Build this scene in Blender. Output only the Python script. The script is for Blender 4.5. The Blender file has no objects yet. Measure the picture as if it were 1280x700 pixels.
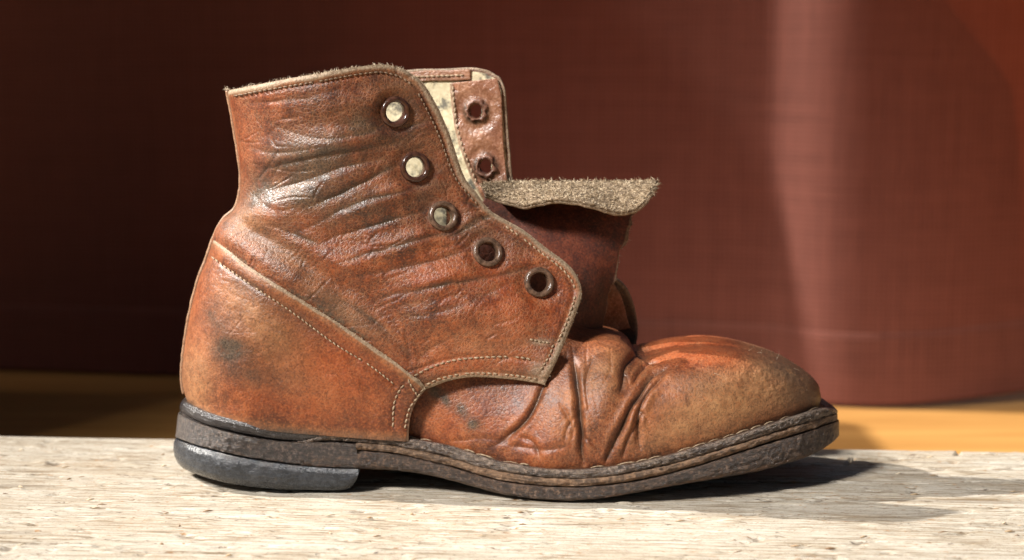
import bpy, math, random
import numpy as np
from mathutils import Vector
random.seed(4); rng = np.random.default_rng(7)
scene = bpy.context.scene
C = scene.collection

# ------------------------------------------------------------------ camera, sky, sun, exposure
FPX = 2100.0                                   # focal length in photo pixels (1280 wide)
CAM = np.array([0.0, -0.74, 0.194]); PITCH = math.radians(8.13)
cd = bpy.data.cameras.new('camera'); cam = bpy.data.objects.new('camera', cd); C.objects.link(cam)
cd.sensor_width = 36; cd.lens = FPX/1280*36; cd.clip_start = .02; cd.clip_end = 200
cam.location = CAM; cam.rotation_euler = (math.pi/2-PITCH, 0, 0)
cd.dof.use_dof = True; cd.dof.focus_distance = 0.705; cd.dof.aperture_fstop = 7.5
scene.camera = cam
SUN_DIR = Vector((-0.74, 0.115, 0.585)).normalized()     # towards the sun
elev = math.asin(SUN_DIR.z); az = math.atan2(SUN_DIR.x, SUN_DIR.y)
w = bpy.data.worlds.new('World'); scene.world = w; w.use_nodes = True
nt = w.node_tree; nt.nodes.clear()
sky = nt.nodes.new('ShaderNodeTexSky'); sky.sky_type = 'NISHITA'; sky.sun_disc = False
sky.dust_density = 4; sky.ozone_density = .6; sky.air_density = .8; sky.sun_elevation = elev; sky.sun_rotation = az
bg = nt.nodes.new('ShaderNodeBackground'); bg.inputs['Strength'].default_value = .036
wo = nt.nodes.new('ShaderNodeOutputWorld')
tint = nt.nodes.new('ShaderNodeMix'); tint.data_type = 'RGBA'; tint.blend_type = 'MULTIPLY'; tint.inputs[0].default_value = 1; tint.inputs[7].default_value = (1, .93, .85, 1)
nt.links.new(sky.outputs[0], tint.inputs[6]); nt.links.new(tint.outputs[2], bg.inputs[0]); nt.links.new(bg.outputs[0], wo.inputs[0])
sd = bpy.data.lights.new('sun', 'SUN'); sd.energy = 5.0; sd.angle = math.radians(.6); sd.color = (1, .955, .89)
sun = bpy.data.objects.new('sun', sd); C.objects.link(sun)
sun.rotation_euler = SUN_DIR.to_track_quat('Z', 'Y').to_euler()
ld = bpy.data.lights.new('fill_light', 'AREA'); ld.energy = .95; ld.size = .36; ld.spread = math.radians(22); ld.color = (1, .96, .91)  # soft fill lamp, added to brighten the boot's near side
lamp = bpy.data.objects.new('fill_light', ld); C.objects.link(lamp); lamp.location = (-1.0, -1.0, 1.2)
lamp.rotation_euler = (Vector((0, -.02, .08))-lamp.location).to_track_quat('-Z', 'Y').to_euler()
vs = scene.view_settings; vs.view_transform = 'Standard'; vs.look = 'None'; vs.gamma = 1; vs.exposure = .55
vs.use_curve_mapping = False

# ------------------------------------------------------------------ numeric helpers
cp, sp = math.cos(PITCH), math.sin(PITCH)
def W(u, v, y):
    """point of the place seen at photo position (u,v) whose depth is y (cm from the boot's middle plane)"""
    u, v, y = np.broadcast_arrays(np.asarray(u, float), np.asarray(v, float), np.asarray(y, float)*.01)
    a = (u-640)/FPX; b = (350-v)/FPX
    dx = a; dy = cp+b*sp; dz = -sp+b*cp
    t = (y-CAM[1])/dy
    return np.stack([CAM[0]+dx*t, y, CAM[2]+dz*t], -1)
def mirror(P):
    Q = P.copy(); Q[..., 1] *= -1; return Q
def spline(pts, n, byarc=True):
    """Catmull-Rom through pts, n samples evenly spaced in arc length (or in key index)"""
    p = np.asarray(pts, float)
    m = len(p)
    e = np.vstack([2*p[0]-p[1], p, 2*p[-1]-p[-2]])
    t = np.linspace(0, m-1, max(n, m*24) if byarc else n)
    i = np.clip(t.astype(int), 0, m-2); f = (t-i)[:, None]
    a, b, c, d = e[i], e[i+1], e[i+2], e[i+3]
    o = .5*((2*b)+(-a+c)*f+(2*a-5*b+4*c-d)*f*f+(-a+3*b-3*c+d)*f**3)
    if not byarc: return o
    s = np.r_[0, np.cumsum(np.linalg.norm(np.diff(o[:, :2], axis=0), axis=1))]
    q = np.linspace(0, s[-1], n)
    return np.stack([np.interp(q, s, o[:, k]) for k in range(o.shape[1])], 1)
def fcurve(pts):
    p = np.asarray(pts, float); o = spline(p, 600)
    return lambda u: np.interp(u, o[:, 0], o[:, 1])
def hash3(i, j, k, s):
    h = (i.astype(np.int64)*374761393+j.astype(np.int64)*668265263+k.astype(np.int64)*2147483647+s*974711) & 0xffffffff
    h = ((h ^ (h >> 13))*1274126177) & 0xffffffff
    return ((h ^ (h >> 16)) & 0xffff)/65535.0
def vnoise(P, seed=0):
    P = np.asarray(P, float); i = np.floor(P); f = P-i; f = f*f*(3-2*f); i = i.astype(np.int64)
    r = 0
    for a in (0, 1):
        for b in (0, 1):
            for c in (0, 1):
                wgt = (f[..., 0] if a else 1-f[..., 0])*(f[..., 1] if b else 1-f[..., 1])*(f[..., 2] if c else 1-f[..., 2])
                r = r+wgt*hash3(i[..., 0]+a, i[..., 1]+b, i[..., 2]+c, seed)
    return r*2-1
def fbm(P, seed=0, octv=4, gain=.5):
    P = np.asarray(P, float); r = 0; a = 1
    for k in range(octv): r = r+a*vnoise(P*2**k+17.3*k, seed+k); a *= gain
    return r
def uvn(u, v, scale, seed=0, octv=3, ax=1., ay=1.):
    return fbm(np.stack([u/scale*ax, v/scale*ay, np.zeros_like(u)+seed*3.1], -1), seed, octv)
def sstep(a, b, x):
    t = np.clip((x-a)/(b-a), 0, 1); return t*t*(3-2*t)
def polydist(u, v, pl):
    """distance to a polyline and position along it (0..1), and side sign"""
    pl = np.asarray(pl, float); D = np.full(u.shape, 1e9); T = np.zeros(u.shape); S = np.zeros(u.shape)
    L = np.r_[0, np.cumsum(np.linalg.norm(np.diff(pl[:, :2], axis=0), axis=1))]
    for k in range(len(pl)-1):
        ax, ay = pl[k][:2]; bx, by = pl[k+1][:2]; dx, dy = bx-ax, by-ay; l2 = dx*dx+dy*dy+1e-9
        t = np.clip(((u-ax)*dx+(v-ay)*dy)/l2, 0, 1)
        ex, ey = u-ax-t*dx, v-ay-t*dy; d = np.hypot(ex, ey); m = d < D
        D = np.where(m, d, D); T = np.where(m, (L[k]+t*math.sqrt(l2))/L[-1], T); S = np.where(m, np.sign(dx*ey-dy*ex), S)
    return D, T, S
def crease(u, v, pts, depth, width, ridge=.45, n=14, taper=.6, soft=0):
    """a leather fold: a valley along pts with a soft ridge on both sides (cm)"""
    pl = spline(pts, n); pad = width*5
    out = np.zeros(u.shape)
    m = (u > pl[:, 0].min()-pad) & (u < pl[:, 0].max()+pad) & (v > pl[:, 1].min()-pad) & (v < pl[:, 1].max()+pad)
    if not m.any(): return out
    uu, vv = u[m], v[m]
    wob = uvn(uu, vv, 20, int(pts[0][0]), 1)*width*.5
    D, T, S = polydist(uu+wob, vv+wob*.7, pl)
    env = np.clip(np.sin(np.pi*np.clip(T, .0, 1)), 0, 1)**taper
    endd = np.minimum(np.hypot(uu-pl[0, 0], vv-pl[0, 1]), np.hypot(uu-pl[-1, 0], vv-pl[-1, 1]))
    out[m] = depth*env*(-np.exp(-(D/width)**1.25)+ridge*np.exp(-((D-2.3*width)/(1.5*width))**2))
    return out
def blob(u, v, cx, cy, rx, ry, ang=0, p=2):
    c, s = math.cos(math.radians(ang)), math.sin(math.radians(ang))
    a = ((u-cx)*c+(v-cy)*s)/rx; b = (-(u-cx)*s+(v-cy)*c)/ry
    return np.exp(-(np.abs(a)**p+np.abs(b)**p))
def coons(c0, c1, d0, d1, nu, nv):
    """c0 bottom, c1 top (both back to front), d0 back, d1 front (both bottom to top) -> [nv,nu,2]"""
    c0, c1 = spline(c0, nu), spline(c1, nu); d0, d1 = spline(d0, nv), spline(d1, nv)
    p = np.linspace(0, 1, nu)[None, :, None]; q = np.linspace(0, 1, nv)[:, None, None]
    return ((1-q)*c0[None]+q*c1[None]+(1-p)*d0[:, None]+p*d1[:, None]
            - ((1-p)*(1-q)*c0[0]+p*(1-q)*c0[-1]+(1-p)*q*c1[0]+p*q*c1[-1]))
def gnormals(P):
    a = np.gradient(P, axis=1); b = np.gradient(P, axis=0); n = np.cross(a, b)
    return n/(np.linalg.norm(n, axis=-1, keepdims=True)+1e-12)

# ------------------------------------------------------------------ mesh helpers
class MB:
    def __init__(s): s.v = []; s.f = []; s.n = 0; s.wear = []; s.mi = []
    def add(s, V, F, wear=None, mi=0):
        V = np.asarray(V, float).reshape(-1, 3); s.v.append(V)
        for blk in F if isinstance(F, list) else [F]:
            if len(blk): s.f.append(np.asarray(blk, int)+s.n); s.mi += [mi]*len(blk)
        s.wear.append(np.zeros((len(V), 4)) if wear is None else np.asarray(wear, float).reshape(-1, 4)); s.n += len(V)
    def build(s, name, mats, parent=None, smooth=True, recalc=False):
        V = np.vstack(s.v); me = bpy.data.meshes.new(name)
        nl = sum(f.size for f in s.f); npoly = sum(len(f) for f in s.f)
        me.vertices.add(len(V)); me.vertices.foreach_set('co', V.astype(np.float32).ravel())
        me.loops.add(nl); me.polygons.add(npoly)
        me.loops.foreach_set('vertex_index', np.concatenate([f.ravel() for f in s.f]).astype(np.int32))
        tot = np.concatenate([np.full(len(f), f.shape[1]) for f in s.f])
        me.polygons.foreach_set('loop_start', np.r_[0, np.cumsum(tot)[:-1]].astype(np.int32))
        me.polygons.foreach_set('material_index', np.array(s.mi, np.int32))
        me.polygons.foreach_set('use_smooth', np.full(npoly, smooth))
        me.update(calc_edges=True); me.validate()
        a = me.color_attributes.new('wear', 'FLOAT_COLOR', 'POINT')
        if len(a.data) == len(V): a.data.foreach_set('color', np.vstack(s.wear).astype(np.float32).ravel())
        for m in (mats if isinstance(mats, (list, tuple)) else [mats]): me.materials.append(m)
        if recalc:
            import bmesh
            bm = bmesh.new(); bm.from_mesh(me); bmesh.ops.recalc_face_normals(bm, faces=bm.faces); bm.to_mesh(me); bm.free()
        o = bpy.data.objects.new(name, me); C.objects.link(o)
        if parent is not None: o.parent = parent
        return o
def quads(nv, nu, flip=False, closed=False, mask=None):
    i = np.arange(nv*nu).reshape(nv, nu)
    if closed: i = np.concatenate([i, i[:, :1]], 1)
    q = np.stack([i[:-1, :-1], i[:-1, 1:], i[1:, 1:], i[1:, :-1]], -1)
    if flip: q = q[..., ::-1]
    q = q.reshape(-1, 4)
    return q if mask is None else q[mask.reshape(-1)]
def shell(mb, P, N, th, wear, flip=False, facemask=None, inner=True, mi_in=0, rimround=0):
    """sheet with thickness th (m) behind P along -N, with a rim"""
    nv, nu = P.shape[:2]; Q = P-N*th
    q = quads(nv, nu, flip, mask=facemask)
    n = nv*nu
    rim = np.r_[np.arange(nu), np.arange(1, nv)*nu+nu-1, (nv-1)*nu+np.arange(nu-2, -1, -1), np.arange(nv-2, 0, -1)*nu]
    r2 = np.roll(rim, -1)
    M = (P.reshape(-1, 3)[rim]*.5+Q.reshape(-1, 3)[rim]*.5)
    cen = P.reshape(-1, 3).mean(0)
    edge = np.stack([r2, rim, rim+n, r2+n], -1)
    if flip: edge = edge[:, ::-1]
    wr = np.asarray(wear).reshape(-1, 4); wi = wr.copy()
    V = np.vstack([P.reshape(-1, 3), Q.reshape(-1, 3)])
    F = [q, edge]
    if inner: F.append(q[:, ::-1]+n)
    mb.add(V, F, np.vstack([wr, wi]))
def tube(mb, pts, r, k=8, wear=None):
    pts = np.asarray(pts, float); n = len(pts); r = np.broadcast_to(r, (n,))
    t = np.gradient(pts, axis=0); t /= np.linalg.norm(t, axis=1, keepdims=True)+1e-12
    ref = np.array([.13, 1, .21]); a = np.cross(t, ref); a /= np.linalg.norm(a, axis=1, keepdims=True)+1e-12; b = np.cross(t, a)
    ph = np.linspace(0, 2*math.pi, k, endpoint=False)
    R = pts[:, None]+r[:, None, None]*(np.cos(ph)[None, :, None]*a[:, None]+np.sin(ph)[None, :, None]*b[:, None])
    F = [quads(n, k, closed=True)]
    V = np.vstack([R.reshape(-1, 3), pts[:1], pts[-1:]]); i = np.arange(k); j = np.roll(i, -1)
    F.append(np.stack([j, i, np.full(k, n*k)], -1)); F.append(np.stack([(n-1)*k+i, (n-1)*k+j, np.full(k, n*k+1)], -1))
    mb.add(V, F, None if wear is None else np.tile(wear, (len(V), 1)))
def fibres(mb, P, Dr, L, r, bend=.35):
    """thin curved three-sided hairs"""
    P = np.asarray(P); m = len(P)
    t = Dr/np.linalg.norm(Dr, axis=1, keepdims=True)
    a = np.cross(t, rng.normal(size=(m, 3))); a /= np.linalg.norm(a, axis=1, keepdims=True)+1e-9; b = np.cross(t, a)
    L = np.broadcast_to(L, (m,))[:, None]; r = np.broadcast_to(r, (m,))[:, None]
    rows = []
    for s, rr in ((0, 1), (.5, .75)):
        c = P+t*L*s+a*L*bend*s*s
        for k in range(3):
            ang = 2*math.pi*k/3; rows.append(c+(a*math.cos(ang)+b*math.sin(ang))*r*rr)
    rows.append(P+t*L+a*L*bend)
    V = np.stack(rows, 1)
    base = (np.arange(m)*7)[:, None]
    F4 = np.concatenate([base+np.array([k, (k+1) % 3, 3+(k+1) % 3, 3+k]) for k in range(3)])
    F3 = np.concatenate([base+np.array([3+k, 3+(k+1) % 3, 6]) for k in range(3)])
    tone = rng.random(m)
    wr = np.zeros((m, 7, 4)); wr[..., 0] = tone[:, None]; wr[..., 3] = 1
    mb.add(V.reshape(-1, 3), [F4, F3], wr.reshape(-1, 4))

# ------------------------------------------------------------------ materials
class NT:
    def __init__(s, name):
        s.m = bpy.data.materials.new(name); s.m.use_nodes = True; s.t = s.m.node_tree
        s.b = s.t.nodes['Principled BSDF']; s.tc = s.t.nodes.new('ShaderNodeTexCoord').outputs['Object']
    def n(s, kind, ins=None, **kw):
        o = s.t.nodes.new(kind)
        for k, v in kw.items(): setattr(o, k, v)
        for k, v in (ins or {}).items(): s.set(o, k, v)
        return o
    def set(s, o, k, v):
        if isinstance(v, bpy.types.NodeSocket): s.t.links.new(v, o.inputs[k])
        else: o.inputs[k].default_value = v
    def mapping(s, scale, src=None):
        return s.n('ShaderNodeMapping', {'Vector': src or s.tc, 'Scale': scale}).outputs[0]
    def noise(s, scale, detail=4, rough=.55, vec=None, dist=0):
        return s.n('ShaderNodeTexNoise', {'Vector': vec or s.tc, 'Scale': scale, 'Detail': detail, 'Roughness': rough, 'Distortion': dist}).outputs['Fac']
    def ramp(s, fac, stops, interp='LINEAR'):
        o = s.n('ShaderNodeValToRGB', {'Fac': fac}); e = o.color_ramp; e.interpolation = interp
        while len(e.elements) < len(stops): e.elements.new(.5)
        for el, (p, c) in zip(e.elements, stops):
            el.position = p; el.color = (*c, 1) if not isinstance(c, (int, float)) else (c, c, c, 1)
        return o.outputs[0]
    def mix(s, fac, a, b, mode='MIX'):
        o = s.n('ShaderNodeMix', data_type='RGBA', blend_type=mode)
        for idx, v in ((0, fac), (6, a), (7, b)):
            if isinstance(v, bpy.types.NodeSocket): s.t.links.new(v, o.inputs[idx])
            else: o.inputs[idx].default_value = v if idx == 0 or len(v) == 4 else (*v, 1)
        return o.outputs[2]
    def math(s, op, a, b=0., clamp=False):
        return s.n('ShaderNodeMath', {0: a, 1: b}, operation=op, use_clamp=clamp).outputs[0]
    def bump(s, h, strength=.5, dist=.001, nrm=None):
        ins = {'Height': h, 'Strength': strength, 'Distance': dist}
        if nrm is not None: ins['Normal'] = nrm
        return s.n('ShaderNodeBump', ins).outputs[0]
    def out(s, **kw):
        for k, v in kw.items():
            key = {'color': 'Base Color', 'rough': 'Roughness', 'normal': 'Normal', 'spec': 'Specular IOR Level', 'metal': 'Metallic',
                   'coat': 'Coat Weight', 'coatr': 'Coat Roughness', 'sheen': 'Sheen Weight', 'trans': 'Transmission Weight'}[k]
            if isinstance(v, tuple) and len(v) == 3: v = (*v, 1)
            s.set(s.b, key, v)
        return s.m
def wear_channels(n):
    a = n.n('ShaderNodeAttribute', attribute_name='wear')
    s = n.n('ShaderNodeSeparateColor', {0: a.outputs['Color']})
    n.red = a.outputs['Alpha']
    return s.outputs[0], s.outputs[1], s.outputs[2]

def leather(name, dark=(.036, .009, .005), mid=(.125, .025, .006), light=(.28, .063, .013), crack=.40, cell=600, rough=.45, bmp=.38):
    n = NT(name); tan, stain, raw = wear_channels(n)
    big = n.noise(55, 5, .6); med = n.noise(230, 6, .62); fine = n.noise(1300, 3, .6)
    f = n.math('ADD', n.math('MULTIPLY', big, .5), n.math('ADD', n.math('MULTIPLY', med, .38), n.math('MULTIPLY', fine, .12)))
    col = n.ramp(f, [(.40, dark), (.51, mid), (.63, light)])
    col = n.mix(n.ramp(n.noise(26, 4, .6), [(.36, .55), (.55, 0.)]), col, dark)
    col = n.mix(n.math('MULTIPLY', n.red, n.ramp(med, [(.3, .4), (.6, .9)]), True), col, (.30, .058, .012))
    # worn tan patches where the finish rubbed away
    tn = n.math('MULTIPLY', tan, n.ramp(n.noise(170, 6, .65), [(.25, .35), (.62, 1.)]), True)
    col = n.mix(tn, col, n.ramp(med, [(.3, (.24, .105, .038)), (.7, (.45, .235, .10))]))
    spk = n.noise(1050, 2, .6)
    col = n.mix(n.ramp(spk, [(.33, .55), (.47, 0.)]), col, dark)
    col = n.mix(n.ramp(spk, [(.53, 0.), (.68, .42)]), col, tuple(min(1, c*k) for c, k in zip(light, (1.35, 1.6, 1.9))))
    # dark, greyish grime; also carries the shade painted inside the far quarter
    st = n.math('MULTIPLY', stain, n.ramp(n.noise(210, 6, .7), [(.22, 0.), (.47, 1.)]), True)
    col = n.mix(st, col, n.ramp(fine, [(.3, (.020, .014, .011)), (.75, (.085, .062, .045))]))
    # crackled finish: irregular net of fine pale splits
    wv = n.n('ShaderNodeVectorMath', {0: n.tc, 1: n.n('ShaderNodeVectorMath', {0: n.n('ShaderNodeTexNoise', {'Vector': n.tc, 'Scale': 520., 'Detail': 3.}).outputs['Color'], 'Scale': .0011}, operation='SCALE').outputs[0]}, operation='ADD').outputs[0]
    v1 = n.n('ShaderNodeTexVoronoi', {'Vector': wv, 'Scale': float(cell)}, feature='DISTANCE_TO_EDGE').outputs['Distance']
    v2 = n.n('ShaderNodeTexVoronoi', {'Vector': wv, 'Scale': float(cell*2.1)}, feature='DISTANCE_TO_EDGE').outputs['Distance']
    l1 = n.ramp(v1, [(0., 1.), (.13, 0.)]); l2 = n.ramp(v2, [(0., 1.), (.16, 0.)])
    area = n.ramp(n.noise(110, 4, .6), [(.36, .15), (.58, 1.)])
    lines = n.math('MULTIPLY', n.math('MAXIMUM', n.math('MULTIPLY', l1, .8), n.math('MULTIPLY', l2, .5)), area)
    lc = n.math('MULTIPLY', lines, crack, True)
    col = n.mix(lc, col, (.44, .235, .115))
    # raw cut edge
    rw = n.math('MULTIPLY', raw, n.ramp(fine, [(.25, .55), (.6, 1.)]), True)
    col = n.mix(rw, col, n.ramp(n.noise(900, 4, .7), [(.3, (.12, .085, .05)), (.7, (.40, .31, .21))]))
    r = n.math('ADD', n.math('MULTIPLY', med, .22), rough-.1)
    r = n.math('SUBTRACT', n.math('ADD', r, n.math('MULTIPLY', n.math('MAXIMUM', tn, rw), .2)), n.math('MULTIPLY', st, .1))
    h = n.math('SUBTRACT', n.math('ADD', n.math('MULTIPLY', fine, .08), n.math('MULTIPLY', n.noise(300, 3, .5), .3)), n.math('MULTIPLY', lines, .55))
    h = n.math('ADD', h, n.math('MULTIPLY', n.ramp(v1, [(0., 0.), (.3, 1.)]), .3))
    return n.out(color=col, rough=r, normal=n.bump(h, bmp, .0006), spec=.5)

def sole_mat(name, a, b, c, rough=.5, streak=(40, 40, 500), edge=(.34, .25, .16), dusty=.4, bmp=.8, grit=.75):
    n = NT(name); tan, stain, raw = wear_channels(n)
    s = n.noise(6, 7, .7, vec=n.mapping(streak)); f = n.noise(750, 5, .7)
    col = n.ramp(n.math('ADD', n.math('MULTIPLY', s, .6), n.math('MULTIPLY', n.noise(150, 6, .7), .4)), [(.36, a), (.5, b), (.62, c)])
    col = n.mix(n.math('MULTIPLY', raw, n.ramp(f, [(.3, .3), (.6, 1.)])), col, edge)
    g = n.noise(640, 3, .65)
    col = n.mix(n.ramp(g, [(.53, 0.), (.66, grit)]), col, tuple(min(1, q*1.7) for q in c))
    col = n.mix(n.ramp(g, [(.34, grit), (.46, 0.)]), col, tuple(q*.4 for q in a))
    dust = n.ramp(n.noise(420, 5, .75), [(.6, 0.), (.72, dusty)])
    col = n.mix(dust, col, (.26, .20, .14))
    h = n.math('ADD', n.math('MULTIPLY', s, 1.), n.math('MULTIPLY', f, .7))
    return n.out(color=col, rough=n.math('ADD', n.math('MULTIPLY', f, .25), rough-.1), normal=n.bump(h, bmp, .0012), spec=.7)

M = {}
M['leather'] = leather('crackled_leather')
M['leather_vamp'] = leather('creased_vamp_leather', dark=(.055, .014, .006), mid=(.16, .036, .010), light=(.30, .078, .019), crack=.3, cell=520, rough=.46, bmp=.26)
M['leather_counter'] = leather('heel_leather', dark=(.06, .015, .006), mid=(.15, .034, .009), light=(.29, .076, .017), crack=.2, cell=560, rough=.43, bmp=.26)
M['leather_tongue'] = leather('tongue_leather', dark=(.022, .005, .003), mid=(.080, .014, .005), light=(.15, .030, .010), crack=.05, cell=300, rough=.7, bmp=.2)
M['leather_facing'] = leather('facing_leather', dark=(.18, .065, .035), mid=(.36, .15, .085), light=(.50, .25, .16), crack=.15, cell=350, rough=.33)
M['welt'] = sole_mat('welt_leather', (.020, .013, .010), (.070, .050, .040), (.20, .15, .118), .27, edge=(.34, .26, .19))
M['midsole'] = sole_mat('midsole_leather', (.045, .025, .014), (.115, .066, .036), (.22, .14, .085), .5, edge=(.40, .22, .11))
M['outsole'] = sole_mat('outsole_leather', (.014, .008, .005), (.042, .025, .017), (.12, .072, .045), .36, edge=(.36, .17, .075))
M['stack'] = sole_mat('heel_stack_leather', (.012, .008, .007), (.032, .022, .018), (.095, .066, .05), .36)
M['rubber'] = sole_mat('heel_rubber', (.008, .010, .014), (.018, .022, .029), (.06, .066, .076), .24, dusty=.25, bmp=.35, grit=.2)
M['rand'] = sole_mat('rand_leather', (.009, .008, .009), (.02, .018, .02), (.06, .052, .05), .2, dusty=.15, bmp=.45, grit=.2)

def simple(name, col, col2, scale=300, rough=.6, bumps=.4, metal=0., spec=.5, dist=.0005):
    n = NT(name); f = n.noise(scale, 5, .65)
    return n.out(color=n.ramp(f, [(.32, col), (.68, col2)]), rough=rough, normal=n.bump(f, bumps, dist), metal=metal, spec=spec)
M['thread'] = simple('waxed_thread', (.14, .09, .05), (.42, .31, .2), 900, .65)
M['thread_dark'] = simple('dark_thread', (.06, .035, .02), (.22, .14, .08), 900, .65)
M['eyelet'] = simple('painted_eyelet', (.022, .010, .007), (.085, .036, .023), 420, .17, .3)
M['eyelet_worn'] = simple('worn_eyelet', (.030, .018, .012), (.17, .10, .065), 500, .22, .5)
M['eyelet_far'] = simple('worn_leathery_eyelet', (.06, .026, .016), (.24, .11, .07), 600, .4)
def fibre_mat(name, stops):
    n = NT(name); tone, _, _ = wear_channels(n)
    return n.out(color=n.ramp(tone, stops), rough=.8, spec=.2)
M['nap'] = fibre_mat('suede_fibre', [(0., (.05, .032, .02)), (.3, (.20, .14, .08)), (.7, (.42, .32, .21)), (1., (.62, .52, .38))])
M['fray'] = fibre_mat('frayed_thread', [(0., (.25, .18, .11)), (1., (.6, .5, .38))])
M['suede'] = simple('raw_suede', (.07, .045, .027), (.25, .18, .11), 600, .9, .8)
def canvas():
    n = NT('canvas_lining'); spots = n.ramp(n.noise(150, 6, .72), [(.48, 0.), (.60, .9)])
    col = n.ramp(n.noise(500, 4, .6), [(.3, (.50, .42, .26)), (.7, (.72, .64, .44))])
    col = n.mix(spots, col, (.075, .07, .06))
    wv = n.n('ShaderNodeTexWave', {'Vector': n.tc, 'Scale': 900., 'Distortion': 1.}).outputs['Fac']
    return n.out(color=col, rough=.9, normal=n.bump(wv, .3, .0004))
M['canvas'] = canvas()

# ------------------------------------------------------------------ setting: floor, board, curtain
FLOOR_Z = -.055
def wood_floor():
    n = NT('floor_wood'); s = n.noise(3, 6, .6, vec=n.mapping((2, 30, 1)))
    return n.out(color=n.ramp(s, [(.35, (.42, .20, .05)), (.65, (.58, .30, .085))]), rough=.5, normal=n.bump(s, .2, .001))
mb = MB(); gx, gy = np.meshgrid(np.linspace(-6, 6, 25), np.linspace(-3, 6, 19))
mb.add(np.stack([gx, gy, np.full_like(gx, FLOOR_Z)], -1), quads(19, 25)); fl = mb.build('floor', wood_floor()); fl['kind'] = 'structure'

def board_material():
    n = NT('weathered_wood'); tan, stain, raw = wear_channels(n)
    g = n.noise(5, 8, .62, vec=n.mapping((7, 170, 40)), dist=.5)
    g2 = n.noise(9, 6, .7, vec=n.mapping((16, 300, 60)))
    blot = n.noise(14, 5, .6, vec=n.mapping((1, 3, 1)))
    col = n.ramp(g, [(.36, (.20, .15, .095)), (.47, (.44, .39, .31)), (.62, (.58, .54, .465))])
    col = n.mix(n.ramp(g2, [(.48, 0.), (.64, .7)]), col, (.24, .175, .11))
    col = n.mix(n.ramp(blot, [(.5, 0.), (.75, .45)]), col, (.38, .29, .19))
    col = n.mix(n.ramp(blot, [(.3, .4), (.48, 0.)]), col, (.62, .585, .51))
    flecks = n.ramp(n.noise(30, 5, .75, vec=n.mapping((3, 14, 10))), [(.64, 0.), (.71, .8)])
    col = n.mix(flecks, col, (.24, .13, .06))
    fl2 = n.ramp(n.noise(30, 3, .6, vec=n.mapping((9, 30, 10))), [(.615, 0.), (.66, .85)])
    col = n.mix(fl2, col, n.ramp(n.noise(40, 2), [(.42, (.075, .055, .045)), (.58, (.34, .17, .06))]))
    fl3 = n.ramp(n.noise(30, 2, .6, vec=n.mapping((26, 70, 10))), [(.63, 0.), (.68, .8)])
    col = n.mix(fl3, col, (.10, .075, .055))
    col = n.mix(n.math('MULTIPLY', stain, .85), col, (.10, .07, .045))
    h = n.math('SUBTRACT', n.math('ADD', g, n.math('MULTIPLY', n.noise(700, 4, .6), .25)), n.math('MULTIPLY', g2, .8))
    return n.out(color=col, rough=.82, normal=n.bump(h, .45, .0012), spec=.25)
BOARD_ROT = math.radians(-4.2); BOARD_BACK = .0655
def build_board():
    nx, ny = 900, 380; x = np.linspace(-.55, .55, nx); y = np.linspace(-.27, 0, ny)
    X, Y = np.meshgrid(x, y)
    rag = .0022*fbm(np.stack([x*9, x*0, x*0], -1), 3, 5)
    Y = Y+(sstep(-.02, 0, Y)*rag[None])
    st = lambda sx, sy, s, o=4: fbm(np.stack([X*sx, Y*sy, X*0], -1), s, o)
    gr = st(7, 160, 11, 4); Z = -.0006+.00022*gr
    cr = st(10, 300, 21, 3); Z -= .0007*sstep(.55, .9, cr)                # open grain cracks
    dots = st(110, 330, 31, 2); Z -= .0009*sstep(.62, .95, dots)           # torn pits
    lift = st(70, 240, 41, 2); Z += .0006*sstep(.6, .95, lift)            # raised splinters
    Z += .0006*st(5, 14, 51, 2)-.0006
    stain = sstep(.6, .95, cr)*.45+sstep(.8, 1., dots)*.8
    for (cx, cy, L, wd) in ((.146, .030, .004, .0007), (.215, -.005, .006, .0006), (.16, -.03, .005, .0006)):
        dd = np.exp(-((X-cx-.3*(Y-cy))/wd)**2)*(np.abs(Y-cy) < L*1.6); Z -= .003*dd; stain += dd
    edge = sstep(-.007, 0, Y); Z -= edge**2*.004
    Z = np.minimum(Z, 0)
    top = np.stack([X, Y, Z], -1); wr = np.zeros((ny, nx, 4)); wr[..., 1] = np.clip(stain, 0, 1)
    mb = MB(); mb.add(top, quads(ny, nx), wr)
    n = ny*nx
    rim = np.r_[np.arange(nx), np.arange(1, ny)*nx+nx-1, (ny-1)*nx+np.arange(nx-2, -1, -1), np.arange(ny-2, 0, -1)*nx]
    R = top.reshape(-1, 3)[rim]; Rb = R.copy(); Rb[:, 2] = FLOOR_Z+.004; m = len(rim); i = np.arange(m); j = np.roll(i, -1)
    mb.add(np.vstack([R, Rb]), np.stack([j, i, i+m, j+m], -1))
    o = mb.build('wooden_board', board_material())
    o.location = (0, BOARD_BACK, 0); o.rotation_euler = (0, 0, BOARD_ROT)
    o['label'] = 'pale weathered rough wooden board under the old boot'; o['category'] = 'board'
    return o
board = build_board()

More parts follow.
